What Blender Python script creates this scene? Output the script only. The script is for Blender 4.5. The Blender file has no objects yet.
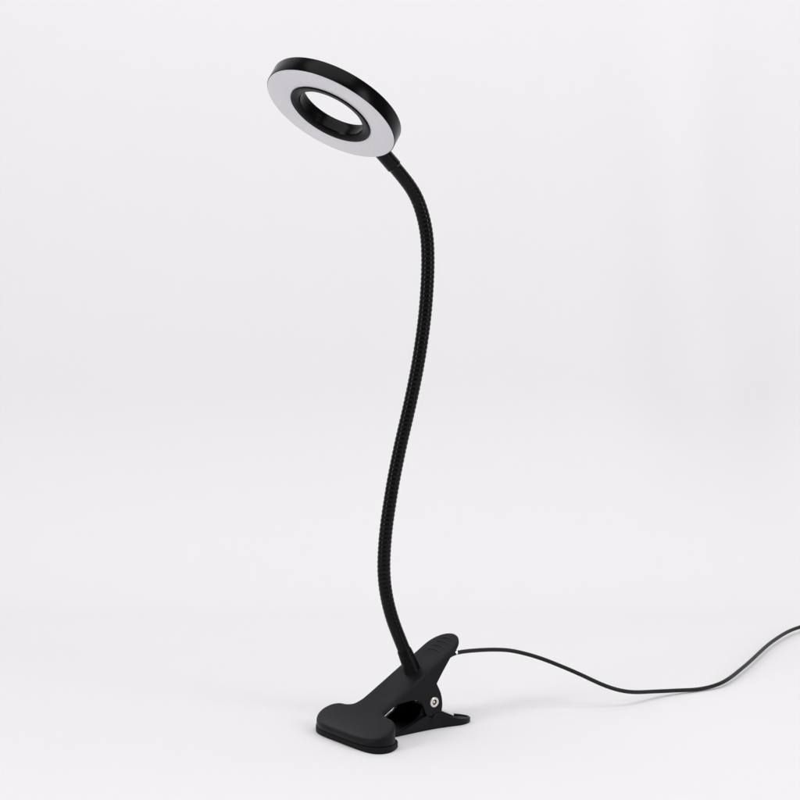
import bpy, bmesh, math
from mathutils import Vector, Matrix
sc = bpy.context.scene
COL = sc.collection
PI = math.pi

# ------------------------------------------------------------------ helpers
def obj(name, bm, mat, parent=None, smooth=True, angle=35):
    bmesh.ops.recalc_face_normals(bm, faces=bm.faces)
    me = bpy.data.meshes.new(name); bm.to_mesh(me); bm.free()
    me.materials.append(mat)
    for p in me.polygons: p.use_smooth = smooth
    if smooth and angle: me.set_sharp_from_angle(angle=math.radians(angle))
    o = bpy.data.objects.new(name, me); COL.objects.link(o)
    if parent: o.parent = parent
    return o

def add_box(bm, c, s, rot=None, bev=0.0):
    r = bmesh.ops.create_cube(bm, size=1.0)
    M = Matrix.Translation(c) @ (rot or Matrix()) @ Matrix.Diagonal((*s, 1))
    bmesh.ops.transform(bm, matrix=M, verts=r['verts'])
    if bev:
        es = list({e for v in r['verts'] for e in v.link_edges})
        bmesh.ops.bevel(bm, geom=es, offset=bev, segments=3, profile=.5, affect='EDGES')

def catmull(pts, n):
    P = [Vector(p) for p in pts]
    P = [2*P[0]-P[1]] + P + [2*P[-1]-P[-2]]
    out = []
    for i in range(1, len(P)-2):
        p0, p1, p2, p3 = P[i-1:i+3]
        for k in range(n):
            t = k/n
            out.append(.5*((2*p1)+(p2-p0)*t+(2*p0-5*p1+4*p2-p3)*t*t+(3*p1-p0-3*p2+p3)*t**3))
    out.append(P[-2].copy())
    return out

def resample(pts, step):
    d = [0]
    for a, b in zip(pts, pts[1:]): d.append(d[-1]+(b-a).length)
    L = d[-1]; n = max(2, int(round(L/step))); out = []; j = 0
    for i in range(n+1):
        s = L*i/n
        while j < len(d)-2 and d[j+1] < s: j += 1
        t = (s-d[j])/max(1e-9, d[j+1]-d[j])
        out.append((pts[j].lerp(pts[j+1], min(1, max(0, t))), s))
    return out, L

def relax(pts, it):
    pts = [p.copy() for p in pts]
    for _ in range(it):
        q = pts[:]
        for i in range(1, len(pts)-1): q[i] = (pts[i-1]+2*pts[i]+pts[i+1])/4
        pts = q
    return pts

def sweep(bm, pts, rad, step, sides=28, helix=None):
    """pts: dense list of points; rad(s, L): radius; helix(s, a): radius offset"""
    rs, L = resample(pts, step)
    t0 = (rs[1][0]-rs[0][0]).normalized()
    u = t0.orthogonal().normalized()
    rings = []
    for i, (p, s) in enumerate(rs):
        a = rs[max(0, i-1)][0]; b = rs[min(len(rs)-1, i+1)][0]
        t = (b-a).normalized(); u = (u-t*u.dot(t)).normalized(); v = t.cross(u)
        ring = []
        for k in range(sides):
            an = 2*PI*k/sides
            r = rad(s, L)+(helix(s, L, an) if helix else 0)
            ring.append(bm.verts.new(p+(u*math.cos(an)+v*math.sin(an))*r))
        rings.append(ring)
    for A, B in zip(rings, rings[1:]):
        for k in range(sides):
            bm.faces.new((A[k], A[(k+1) % sides], B[(k+1) % sides], B[k]))
    bm.faces.new(rings[0]); bm.faces.new(rings[-1])
    return L

def lathe(bm, prof, M, seg=128, closed=True):
    rings = []
    for (r, z) in prof:
        rings.append([bm.verts.new(M @ Vector((r*math.cos(2*PI*k/seg), r*math.sin(2*PI*k/seg), z))) for k in range(seg)])
    n = len(rings)
    for i in range(n if closed else n-1):
        A, B = rings[i], rings[(i+1) % n]
        for k in range(seg):
            bm.faces.new((A[k], A[(k+1) % seg], B[(k+1) % seg], B[k]))
    if not closed:
        bm.faces.new(rings[0]); bm.faces.new(rings[-1])

# ------------------------------------------------------------------ materials
def mat(name, col, rough=.5, spec=.5, metal=0., coat=0., bump=None, var=0.0, vscale=40, sheen=0, ior=1.5):
    m = bpy.data.materials.new(name); m.use_nodes = True
    nt = m.node_tree; b = nt.nodes['Principled BSDF']
    b.inputs['Base Color'].default_value = (*col, 1)
    b.inputs['Roughness'].default_value = rough
    b.inputs['Specular IOR Level'].default_value = spec
    b.inputs['Metallic'].default_value = metal; b.inputs['IOR'].default_value = ior
    b.inputs['Coat Weight'].default_value = coat
    tc = nt.nodes.new('ShaderNodeTexCoord')
    nz = nt.nodes.new('ShaderNodeTexNoise'); nz.inputs['Scale'].default_value = vscale
    nz.inputs['Detail'].default_value = 5
    nt.links.new(tc.outputs['Object'], nz.inputs['Vector'])
    if var:
        mr = nt.nodes.new('ShaderNodeMapRange')
        mr.inputs[3].default_value = rough-var; mr.inputs[4].default_value = rough+var
        nt.links.new(nz.outputs['Fac'], mr.inputs[0]); nt.links.new(mr.outputs[0], b.inputs['Roughness'])
    if bump:
        n2 = nt.nodes.new('ShaderNodeTexNoise'); n2.inputs['Scale'].default_value = bump[0]
        n2.inputs['Detail'].default_value = 3
        nt.links.new(tc.outputs['Object'], n2.inputs['Vector'])
        bp = nt.nodes.new('ShaderNodeBump'); bp.inputs['Strength'].default_value = bump[1]
        bp.inputs['Distance'].default_value = bump[2]
        nt.links.new(n2.outputs['Fac'], bp.inputs['Height']); nt.links.new(bp.outputs[0], b.inputs['Normal'])
    return m

MATTE = mat('matte_black_plastic', (.0032, .0032, .0052), .45, .5, ior=1.26, bump=(1900, .6, .0002), var=.06, vscale=60)
DARK = mat('black_plastic_inside', (.006, .006, .007), .6, .3)
RUBBER = mat('black_rubber', (.0035, .0035, .0042), .6, .5, ior=1.25, bump=(1200, .3, .0001))
SATIN = mat('satin_black_housing', (.0008, .0008, .0012), .22, .5, ior=1.17, bump=(500, .08, .0001), var=.05, vscale=90)
NECK = mat('black_coated_metal', (.0006, .0006, .0010), .22, .5, ior=1.26, var=.06, vscale=300)
SLEEVE = mat('black_sleeve_plastic', (.001, .001, .0014), .42, .5, ior=1.22)
CABLE = mat('dark_cable_sheath', (.010, .012, .010), .45, .5, ior=1.3, var=.05, vscale=120)
STEEL = mat('nickel_plated_steel', (.74, .70, .65), .34, .5, metal=1, var=.06, vscale=700)
WIRE = mat('spring_steel_wire', (.75, .74, .72), .25, .5, metal=1)
WHITE = mat('opal_acrylic', (.69, .68, .705), .36, .5, metal=.25, bump=(900, .25, .0001), var=.05, vscale=200)
PAPER = mat('white_paper_sweep', (.83, .818, .832), .85, .15, bump=(350, .1, .0003), vscale=5)

# diffuser: very fine concentric turning lines in the acrylic
nt = WHITE.node_tree; tc = nt.nodes.new('ShaderNodeTexCoord'); wv = nt.nodes.new('ShaderNodeTexWave')
wv.wave_type = 'RINGS'; wv.rings_direction = 'Z'; wv.inputs['Scale'].default_value = 380
nt.links.new(tc.outputs['Object'], wv.inputs['Vector'])
bp = nt.nodes.new('ShaderNodeBump'); bp.inputs['Strength'].default_value = .10; bp.inputs['Distance'].default_value = .0002
nt.links.new(wv.outputs['Fac'], bp.inputs['Height'])
nt.links.new(bp.outputs[0], nt.nodes['Principled BSDF'].inputs['Normal'])
tg = nt.nodes.new('ShaderNodeTangent'); tg.direction_type = 'RADIAL'; tg.axis = 'Z'
nt.links.new(tg.outputs[0], nt.nodes['Principled BSDF'].inputs['Tangent'])
nt.nodes['Principled BSDF'].inputs['Anisotropic'].default_value = .75
# sparkle of the prismatic sheet, painted into the base colour as fine grain
gr = nt.nodes.new('ShaderNodeTexNoise'); gr.inputs['Scale'].default_value = 1500; gr.inputs['Detail'].default_value = 2
cr = nt.nodes.new('ShaderNodeValToRGB'); cr.color_ramp.elements[0].position = .3; cr.color_ramp.elements[1].position = .7
cr.color_ramp.elements[0].color = (.63, .62, .645, 1); cr.color_ramp.elements[1].color = (.74, .73, .755, 1)
nt.links.new(tc.outputs['Object'], gr.inputs['Vector']); nt.links.new(gr.outputs['Fac'], cr.inputs['Fac'])
nt.links.new(cr.outputs['Color'], nt.nodes['Principled BSDF'].inputs['Base Color'])

# ------------------------------------------------------------------ the paper sweep
bm = bmesh.new()
Y0, RAD, HT = .345, .16, 1.35
prof = [(-1.6, 0), (-1.0, 0), (-.5, 0), (-.2, 0), (0, 0), (.12, 0), (Y0, 0)]
A0_ = math.radians(9)
prof[-1] = (Y0-.0015, 0); prof.append((Y0+.0015, .0002))
for k in range(1, 15):
    a = A0_+(PI/2-A0_)*k/14
    prof.append((Y0+RAD*(math.sin(a)-math.sin(A0_)), RAD*(math.cos(A0_)-math.cos(a))))
YW = prof[-1][0]
z = prof[-1][1]
while z < HT:
    z += .03; prof.append((YW, z))
xs = [-1.7+.04*i for i in range(86)]
grid = []
for (y, z) in prof:
    row = []
    for x in xs:
        # the soft hanging fold at the right of the photograph, and a slack waviness
        w = min(1, max(0, (z-.03)/.12))
        fx = .296-.125*(z-.05)
        fold = -.036*math.exp(-((x-fx)/.030)**2)*w*max(.15, 1-max(0, z-.25)*2.6) + .0035*math.sin(x*7+z*2.2)*w
        row.append(bm.verts.new((x, y+fold, z)))
    grid.append(row)
for A, B in zip(grid, grid[1:]):
    for i in range(len(xs)-1): bm.faces.new((A[i], A[i+1], B[i+1], B[i]))
bd = obj('backdrop', bm, PAPER, angle=0)
bd['kind'] = 'structure'
sm = bd.modifiers.new('soft', 'SUBSURF'); sm.levels = 1; sm.render_levels = 1

# ------------------------------------------------------------------ the lamp
lamp = bpy.data.objects.new('clip_lamp', None); COL.objects.link(lamp)
lamp.empty_display_size = .05
lamp['label'] = 'black clip-on ring lamp with long curved gooseneck and white ring light, standing on its clamp'
lamp['category'] = 'lamp'

# --- clamp, in its own frame: L along the arms, W across, Z up (mm)
clamp = Matrix.Rotation(math.radians(37), 4, 'Z') @ Matrix.Diagonal((.001, -.001, .001, 1))
def cl(L, W, Z): return clamp @ Vector((L, W, Z))
SL, Z0 = .57, 12.0
def top(L):
    # straight arm, easing flatter towards the front of the jaw
    if L > 10: return Z0+SL*L
    d = (10-L)/25
    return Z0+SL*10-SL*(10-L)*(1-.30*d)

UPPER_NEAR = [(-15.9, 0), (-15.7, 10), (-15.2, 20), (-13.8, 28), (-10.8, 33.4), (-6.2, 35.9), (-1, 36.2), (4, 33.5), (7.2, 28.5), (8.2, 23), (8.5, 17.3), (10.6, 14.0)]
UPPER_FAR = [(-15.9, 0), (-16.0, -9), (-15.7, -17), (-14, -23.5), (-10.8, -29), (-6.6, -33), (-1.6, -34.4), (3.4, -32.4), (6.4, -27.5), (7.5, -21), (9.8, -16.2), (14, -14.2)]
LOWER_NEAR = [(-15.6, 0), (-15.4, 10), (-15.0, 20), (-14.0, 29), (-11.6, 34.4), (-8, 37.1), (-2.6, 37.6), (3.8, 34.6), (8.8, 30), (10.6, 24), (10.8, 12), (10.8, 0)]
LOWER_FAR = [(-15.6, 0), (-15.9, -9), (-15.7, -17), (-14.4, -23.5), (-11.2, -29.3), (-7, -33.4), (-1.6, -34.9), (4, -33), (7.6, -28), (9, -22), (10.8, -12), (10.8, 0)]
def dense2(pts, n=4):
    return [(q.x, q.y) for q in catmull([(a, b, 0) for a, b in pts], n)]
def arm_outline(wa, l_end):
    """closed loop: front centre -> near side -> round tip -> back along the far side"""
    halves = []
    for ctl, sg in ((UPPER_NEAR, 1), (UPPER_FAR, -1)):
        pts = dense2(ctl); lc = l_end-wa
        for L in (20, 26, 32, 40, 48, 56):
            pts.append((L, sg*wa))
        for k in range(0, 17):
            a = PI/2*k/16
            pts.append((lc+wa*math.sin(a), sg*wa*math.cos(a) if k < 16 else 0))
        halves.append(pts)
    nj = 4*9+1
    return halves[0]+list(reversed(halves[1][1:-1])), nj

def offset(loop, d):
    n = len(loop); out = []
    for i in range(n):
        a, b, c = Vector(loop[i-1]), Vector(loop[i]), Vector(loop[(i+1) % n])
        e1 = (b-a).normalized(); e2 = (c-b).normalized()
        t = (e1+e2).normalized(); nrm = Vector((-t.y, t.x))
        k = 1/max(.5, nrm.dot(Vector((-e1.y, e1.x))))
        out.append(tuple(b-nrm*d*k))
    return out

def cap(bm, ring, split=None, cols=6):
    """close a mirror-symmetric ring with strips running across it"""
    n = len(ring); m = n//2
    def row(i):
        a = ring[i]
        if i in (0, m): return [a]
        b = ring[n-i]
        return [a]+[bm.verts.new(a.co.lerp(b.co, k/cols)) for k in range(1, cols)]+[b]
    rows = [row(i) for i in range(m+1)]
    for i in range(m):
        A, B = rows[i], rows[i+1]
        if len(A) == 1:
            for k in range(cols): bm.faces.new((A[0], B[k], B[k+1]))
        elif len(B) == 1:
            for k in range(cols): bm.faces.new((A[k], B[0], A[k+1]))
        else:
            for k in range(cols): bm.faces.new((A[k], B[k], B[k+1], A[k+1]))

def slab(bm, loop, zt, zb, r, sgn=1, rb=0.0, split=None, seg=6):
    """solid with plan `loop`, planar top zt(L), bottom zb(L, i), rounded top edge r"""
    rings = []
    n = len(loop)
    if rb:
        for k in range(0, 4):
            a = PI/2*k/4
            lo = offset(loop, sgn*rb*(1-math.sin(a)))
            rings.append([bm.verts.new(cl(L, W, zb(loop[i][0], i)+rb*(1-math.cos(a)))) for i, (L, W) in enumerate(lo)])
    rings.append([bm.verts.new(cl(L, W, zb(L, i)+rb)) for i, (L, W) in enumerate(loop)])
    for k in range(seg+1):
        a = PI/2*k/seg
        lo = offset(loop, sgn*r*(1-math.cos(a)))
        rings.append([bm.verts.new(cl(L, W, zt(L)-r*(1-math.sin(a)))) for i, (L, W) in enumerate(lo)])
    for A, B in zip(rings, rings[1:]):
        for i in range(n): bm.faces.new((A[i], A[(i+1) % n], B[(i+1) % n], B[i]))
    cap(bm, rings[-1]); cap(bm, rings[0], split)
    return rings

def plate(bm, poly, w0, w1, bev=.5):
    """vertical plate: polygon in (L,Z) between W=w0 and w1"""
    lo = [bm.verts.new(cl(L, w0, Z)) for L, Z in poly]
    hi = [bm.verts.new(cl(L, w1, Z)) for L, Z in poly]
    n = len(poly); fs = []
    for i in range(n): fs.append(bm.faces.new((lo[i], lo[(i+1) % n], hi[(i+1) % n], hi[i])))
    f0 = bm.faces.new(lo); f1 = bm.faces.new(hi)
    if bev:
        es = list(f0.edges)+list(f1.edges)
        bmesh.ops.bevel(bm, geom=es, offset=bev*.001, segments=2, profile=.5, affect='EDGES', clamp_overlap=True)

def smooth_poly(P, n=5):
    """closed catmull through (L,Z); entries with third value 1 stay sharp"""
    out = []; N = len(P)
    for i in range(N):
        p0, p1, p2, p3 = P[i-1], P[i], P[(i+1) % N], P[(i+2) % N]
        s1 = len(p1) > 2; s2 = len(p2) > 2
        v = [Vector(q[:2]) for q in (p0, p1, p2, p3)]
        if s1: v[0] = 2*v[1]-v[2]
        if s2: v[3] = 2*v[2]-v[1]
        if s1 and s2: out.append(tuple(v[1])); continue
        for k in range(n):
            t = k/n
            q = .5*((2*v[1])+(v[2]-v[0])*t+(2*v[0]-5*v[1]+4*v[2]-v[3])*t*t+(3*v[1]-v[0]-3*v[2]+v[3])*t**3)
            out.append(tuple(q))
    return out

# upper arm -----------------------------------------------------------
WA = 13.9
ARM = 76.4
loop, nj = arm_outline(WA, ARM)
n_ = len(loop)
jaw = set(range(0, nj+1)) | set(range(n_-nj, n_))
def zb_up(L, i):
    if i in jaw: return 4.15
    return top(L)-2.7
bm = bmesh.new()
slab(bm, loop, top, zb_up, 1.8, 1, split=nj)
# cheeks
UP = smooth_poly([(17, top(17)-2.6, 1), (19.5, 20.6, 1), (28, 21.2), (36, 20.8), (40.6, 17.0), (42.6, 12), (45, 8.6), (49.5, 7.4),
                  (54.2, 9.0), (56.0, 13), (55.9, 18), (54.6, 23), (51.6, 29.0, 1), (56.5, 36.0), (61, 42.0, 1), (64.5, top(64.5)-2.0, 1), (50, top(50)-1.9, 1), (30, top(30)-1.9, 1)], 5)
plate(bm, UP, 11.9, 13.75, .35)
plate(bm, UP, -13.75, -11.9, .35)
# skirt round the handle tip
tipc = ARM-WA
inn = []; o1 = []
for k in range(0, 25):
    a = -PI/2+PI*k/24
    o1.append((tipc+13.7*math.cos(a), 13.7*math.sin(a))); inn.append((tipc+11.9*math.cos(a), 11.9*math.sin(a)))
o1 = [(60, -13.7)]+o1+[(60, 13.7)]; inn = [(60, -11.9)]+inn+[(60, 11.9)]
rows = []
for q in range(len(o1)):
    L = o1[q][0]
    dz = max(3.0, 4.7-(L-60)*.32)
    rows.append([bm.verts.new(cl(*o1[q], top(L)-2)), bm.verts.new(cl(*o1[q], top(L)-dz)), bm.verts.new(cl(*inn[q], top(inn[q][0])-dz)), bm.verts.new(cl(*inn[q], top(inn[q][0])-2))])
for A, B in zip(rows, rows[1:]):
    for k in range(4): bm.faces.new((A[k], A[(k+1) % 4], B[(k+1) % 4], B[k]))
bm.faces.new(rows[0]); bm.faces.new(rows[-1])
# finger-grip ribs moulded across the handle
th = math.atan(SL)
for i, L in enumerate((59.5, 63.0, 66.5, 70.0)):
    hw = 7.8 if i < 3 else 6.2
    arc = [cl(L+1.6*(1-(w/hw)**2), w, top(L+1.6*(1-(w/hw)**2))-.32) for w in [(-1+2*k/14)*hw for k in range(15)]]
    sweep(bm, arc, lambda s, LL: .00062*math.sqrt(max(.02, 1-(2*s/LL-1)**4)), .0006, 10)
upper = obj('upper_arm', bm, MATTE, lamp, angle=40)

# lower arm -----------------------------------------------------------
bm = bmesh.new()
lw = 13.6
near = dense2([(9, lw), (24, 13.7), (40, 13.85), (52, 14.7), (62, 16.6), (69, 18.0), (74.5, 17.0), (78.4, 14.2), (80, 10.6)], 5)
far = dense2([(9, -lw), (24, -lw), (38, -lw), (48, -12.6), (57, -9.6), (65, -4.6), (71.5, 1.2), (77.2, 5.8), (80, 10.6)], 5)
lo = near+list(reversed(far[:-1]))+[(9, 0)]
lo = [lo[-1]]+lo[:-1]
slab(bm, lo, lambda L: 2.4, lambda L, i: .08, .3, 1, rb=.35)
# upturned rim of the handle
def rimh(L):
    if L < 40: return 2.3
    t = min(1, (L-40)/14); t = t*t*(3-2*t)
    return 2.3+t*2.6 - max(0, (L-70)/12)*1.3
li = offset(lo, 1.7)
A0 = []; n = len(lo)
for i in range(n):
    L, W = lo[i]; l2, w2 = li[i]
    if L < 30: continue
    o, q = offset([lo[i-1], lo[i], lo[(i+1) % n]], 0), 0
    h = rimh(L)-(.9 if W > 0 else .35)*min(1, max(0, (L-52)/10))
    if W > 12.5 and 44 < L < 76:             # the near flank rises towards the hinge
        t = min(1, max(0, (L-50)/22)); t = t*t*(3-2*t)
        h += 5.4*(1-t)*min(1, (L-44)/6)
    A0.append([bm.verts.new(cl(L, W*.997, 1.2)), bm.verts.new(cl(L+(.15 if L > 74 else 0), W*1.0, h-.5)), bm.verts.new(cl(L*.7+l2*.3, W*.7+w2*.3, h)), bm.verts.new(cl(L*.3+l2*.7, W*.3+w2*.7, h-.05)), bm.verts.new(cl(l2, w2, h-.6)), bm.verts.new(cl(l2-(.8 if L > 74 else 0), w2*.95, 1.5))])
for A, B in zip(A0, A0[1:]):
    for k in range(6): bm.faces.new((A[k], A[(k+1) % 6], B[(k+1) % 6], B[k]))
bm.faces.new(A0[0]); bm.faces.new(A0[-1])
LOWC = smooth_poly([(18.5, .6, 1), (24, 2.6), (32, 5.6), (39.0, 8.6), (42.5, 14), (46, 21.5), (50, 23.2), (53.4, 20), (54.4, 12), (55, 7.5, 1), (54, .8, 1)], 4)
LOWF = smooth_poly([(18.5, .6, 1), (27, 3.95), (32.5, 7.3), (37.9, 10.5), (40.2, 17), (44, 22), (50, 23.2), (53.4, 20), (54.4, 12), (55, 7.5, 1), (54, .8, 1)], 4)
plate(bm, LOWC, 10.0, 11.75, .3); plate(bm, LOWF, -11.75, -10.0, .3)
add_box(bm, cl(50, 0, 7.2), (.0022, .0205, .0115), Matrix.Rotation(math.radians(37), 4, 'Z'))  # cross web added to block the see-through and keep the hollow dark
# outer gusset carrying the flank line down to the jaw
G = smooth_poly([(19.5, .7, 1), (26, 3.2), (34, 6.3), (41.5, 9.0), (46, 9.2), (53, 8.6), (55, 6.0, 1), (55, .7, 1)], 4)
plate(bm, G, 11.6, 13.75, .3); plate(bm, [(a, b) for a, b in G if a < 47]+[(47, .7)], -13.4, -11.6, .3)
lower = obj('lower_arm', bm, MATTE, lamp, angle=40)

# lower jaw pad
def stadium(R, S, N=14):
    pts = []
    for k in range(N+1):
        a = -PI/2+PI*k/N; pts.append((R*math.sin(a), S+R*math.cos(a)))
    for k in range(N+1):
        a = PI/2-PI*k/N; pts.append((R*math.sin(a), -S-R*math.cos(a)))
    return pts
bm = bmesh.new()
slab(bm, dense2(LOWER_NEAR)+list(reversed(dense2(LOWER_FAR)[1:-1])), lambda L: 3.8, lambda L, i: 0.0, .8, 1, rb=.6)
obj('jaw_pad', bm, RUBBER, lower, angle=40)

# hinge: rivets, axle, spring ------------------------------------------
bm = bmesh.new()
HL, HZ = 49.6, 17.4
for s in (1, -1):
    bm = bmesh.new()
    M = Matrix.Translation(cl(HL, s*13.7, HZ)) @ Matrix.Rotation(math.radians(37), 4, 'Z') @ Matrix.Rotation(s*PI/2, 4, 'X') @ Matrix.Scale(.001, 4)
    lathe(bm, [(3.3, -.4), (3.35, .3), (3.2, .6), (2.9, .78), (2.1, .82), (1.75, .7), (1.55, .1), (1.5, -.3), (.95, -.3), (.85, .1), (.6, .25), (.05, .28)], M, 48, closed=False)
    obj('rivet', bm, STEEL, lamp, angle=50)
bm = bmesh.new()
sweep(bm, [cl(HL, -13.6, HZ), cl(HL, 13.6, HZ)], lambda s, L: .0016, .004, 20)
obj('axle', bm, STEEL, lamp)
bm = bmesh.new()
pts = []
pts += [cl(65.6, 13.0, 6.1), cl(62.5, 11.5, 7.7), cl(59.6, 10.0, 9.1), cl(56, 8.2, 11.5)]
for k in range(0, 8*14+1):
    a = 2*PI*k/14; pts.append(cl(HL+4.6*math.cos(a+.2), 7.4-14.8*k/(8*14), HZ+4.6*math.sin(a+.2)))
pts += [cl(56.0, -7.4, 22), cl(58, -7.2, 29), cl(62, -6.8, top(62)-3.6)]
sweep(bm, catmull(pts, 4), lambda s, L: .0008, .0009, 10)
obj('spring', bm, WIRE, lamp)

# --- ring head ---------------------------------------------------------
HC = Vector((-.014698, -.015, .383187))
n = Vector((-.42856, -.43113, -.79401)).normalized()
mj = Vector((.87244, .03101, -.48773)); mj = (mj-n*mj.dot(n)).normalized()
mi = Vector((-.2349, .90175, -.36285)); mi = (mi-n*mi.dot(n)-mj*mi.dot(mj)).normalized()
# local +z is the back of the head (away from the lit side)
M = Matrix(((mj.x, mi.x, -n.x, HC.x), (mj.y, mi.y, -n.y, HC.y), (mj.z, mi.z, -n.z, HC.z), (0, 0, 0, 1)))
def headobj(name, prof, m, parent, closed=True, seg=160, angle=30):
    b = bmesh.new(); lathe(b, prof, Matrix.Scale(.001, 4), seg, closed)
    o = obj(name, b, m, None, angle=angle); o.matrix_world = M
    o.parent = parent; return o
Ro = 41.9; T = 9.9
k_ = Ro/43.7
headobj('lamp_head', [(Ro-.8, .5), (Ro-.3, .35), (Ro, .6), (Ro, T-.9), (Ro-.3, T-.3), (Ro-.9, T),
                      (22.9, T), (22.3, T-.3), (22.0, T-.9), (21.6, 5.6), (21.2, 5.3), (20.7, 2.2), (20.6, 1.4), (21.0, .6), (22.0, 0), (24.1, -.5), (25.6, -.6), (26.1, -.3), (26.2, .25), (26.2, 1.6), (Ro-.8, 1.6)], SATIN, lamp)
headobj('diffuser', [(26.15, .25), (26.9, .02), (33, -.05), (Ro-.9, -.05), (Ro-.45, .12), (Ro-.35, .45), (Ro-.85, .7), (Ro-.85, 1.5), (26.15, 1.5)], WHITE, lamp, angle=50)

# --- gooseneck ----------------------------------------------------------
NP = [(.0142,.00725,.36243),(0.0231,0.0135,0.3520),(0.0313,0.0190,0.3419),(0.0374,0.0240,0.3317),(0.0425,0.0270,0.3132),(0.0436,0.0280,0.2948),(0.0430,0.0280,0.2763),(0.0416,0.0280,0.2589),(0.0394,0.0280,0.2422),(0.0369,0.0280,0.2266),(0.0338,0.0280,0.2110),(0.0305,0.0280,0.1959),(0.0274,0.0280,0.1827),(0.0248,0.0280,0.1701),(0.0220,0.0270,0.1557),(0.0198,0.0270,0.1418),(0.0176,0.0270,0.1259),(0.0164,0.0270,0.1100),(0.0162,0.0270,0.0991),(0.0172,0.0270,0.0876),(0.0192,0.0270,0.0773),(0.0223,0.0270,0.0663),(0.0258,0.0270,0.0573),(0.0295,0.0270,0.0476),(0.0346,0.0265,0.0348)]
dense, L = resample(catmull(NP, 12), .002)
dense = relax([p for p, s in dense], 14)
PITCH = .0029
def hel(s, L, a):
    f = min(1, max(0, (s-.018)/.05)); g = min(1, max(0, (L-.026-s)/.05))
    amp = .00001+.000125*f*g
    x = (s/PITCH - a/(2*PI)) % 1.0
    return amp*(math.sin(PI*x)*2-1.2)
bm = bmesh.new()
sweep(bm, dense, lambda s, L: .0041, PITCH/9, 36, hel)
obj('gooseneck', bm, NECK, lamp, angle=0)
# end sleeves
rs, L = resample(dense, .001)
P = [p for p, s in rs]
bm = bmesh.new()
def slv(s, L):
    if s < .0006: return .0042
    if s > L-.0008: return .0042+.0006*(L-s)/.0008
    return .00468
sweep(bm, P[0:16], slv, .0004, 32)
obj('neck_sleeve', bm, NECK, lamp, angle=40)
bm = bmesh.new()
def slv2(s, L):
    t = s/L
    r = .00455+.0011*t
    if s < .0009: r -= (.0009-s)*.45
    if s > L-.004: r += .0012*((s-L+.004)/.004)**2
    return r
sweep(bm, P[-17:]+[P[-1]+(P[-1]-P[-2]).normalized()*.003], slv2, .0005, 32)
obj('neck_sleeve', bm, SLEEVE, lamp, angle=40)

# --- power cable ---------------------------------------------------------
CP = [tuple(cl(58, 5, 36)), tuple(cl(64, 5.5, 41.2)), tuple(cl(70.0, 6.2, 43.9)), (0.0665,0.0436,0.0436),(0.0746,0.0509,0.0425),(0.0842,0.0588,0.0410),(0.0926,0.0653,0.0392), (0.0993,0.0684,0.0379),(0.1170,0.0691,0.0330),(0.1403,0.0668,0.0240),(0.1611,0.0681,0.0140),(0.1764,0.0726,0.0090),(0.1963,0.0902,0.0045),(0.2135,0.1001,0.0025),(0.2286,0.1069,0.0015),(0.2455,0.1191,0.0030),(0.2675,0.1600,0.0040),(0.2984,0.2278,0.0040),(0.3262,0.2703,0.0040),
      (.362, .292, .0032), (.405, .288, .0022), (.46, .255, .0014), (.53, .20, .0014), (.63, .13, .0014), (.76, .05, .0014), (.87, -.08, .0014)]
dc, L = resample(catmull(CP, 12), .002)
dc = relax([p for p, s in dc], 10)
bm = bmesh.new(); sweep(bm, dc, lambda s, L: .00132, .002, 16)
obj('power_cable', bm, CABLE, lamp, angle=0)
bm = bmesh.new()
sweep(bm, [cl(71.9, 6.4, 44.2), cl(73.2, 6.58, 44.5)], lambda s, L: .00155, .0005, 20)
obj('cable_bushing', bm, WIRE, lamp, angle=40)

# ------------------------------------------------------------------ light
w = bpy.data.worlds.new('World'); sc.world = w; w.use_nodes = True
bg = w.node_tree.nodes['Background']
bg.inputs['Color'].default_value = (.99, .985, 1.0, 1); bg.inputs['Strength'].default_value = .28
def area(name, loc, look, sx, sy, power, col=(1, 1, 1)):
    l = bpy.data.lights.new(name, 'AREA'); l.shape = 'RECTANGLE'; l.size = sx; l.size_y = sy
    l.energy = power; l.color = col
    o = bpy.data.objects.new(name, l); COL.objects.link(o); o.location = loc
    o.rotation_euler = (Vector(look)-Vector(loc)).to_track_quat('-Z', 'Y').to_euler()
    return o
area('overhead_softbox', (.05, -.25, 1.45), (.05, .12, .05), 1.3, .9, 10.0)
area('left_softbox', (-1.25, -.85, .75), (0, 0, .2), .45, 1.0, 8.3)
area('right_softbox', (1.25, -.75, .75), (0, 0, .2), .40, 1.0, 7.6)

# ------------------------------------------------------------------ camera
cam = bpy.data.cameras.new('camera'); co = bpy.data.objects.new('camera', cam); COL.objects.link(co)
co.location = (.026386, -1.2525, .378)
co.rotation_euler = (math.radians(90-7.57), 0, 0)
cam.sensor_width = 36; cam.lens = 36*2080/800
cam.clip_start = .01; cam.clip_end = 50
sc.camera = co
sc.view_settings.view_transform = 'Standard'; sc.view_settings.look = 'None'
sc.view_settings.exposure = 0; sc.view_settings.gamma = 1
sc.render.resolution_x = 1024; sc.render.resolution_y = 1024
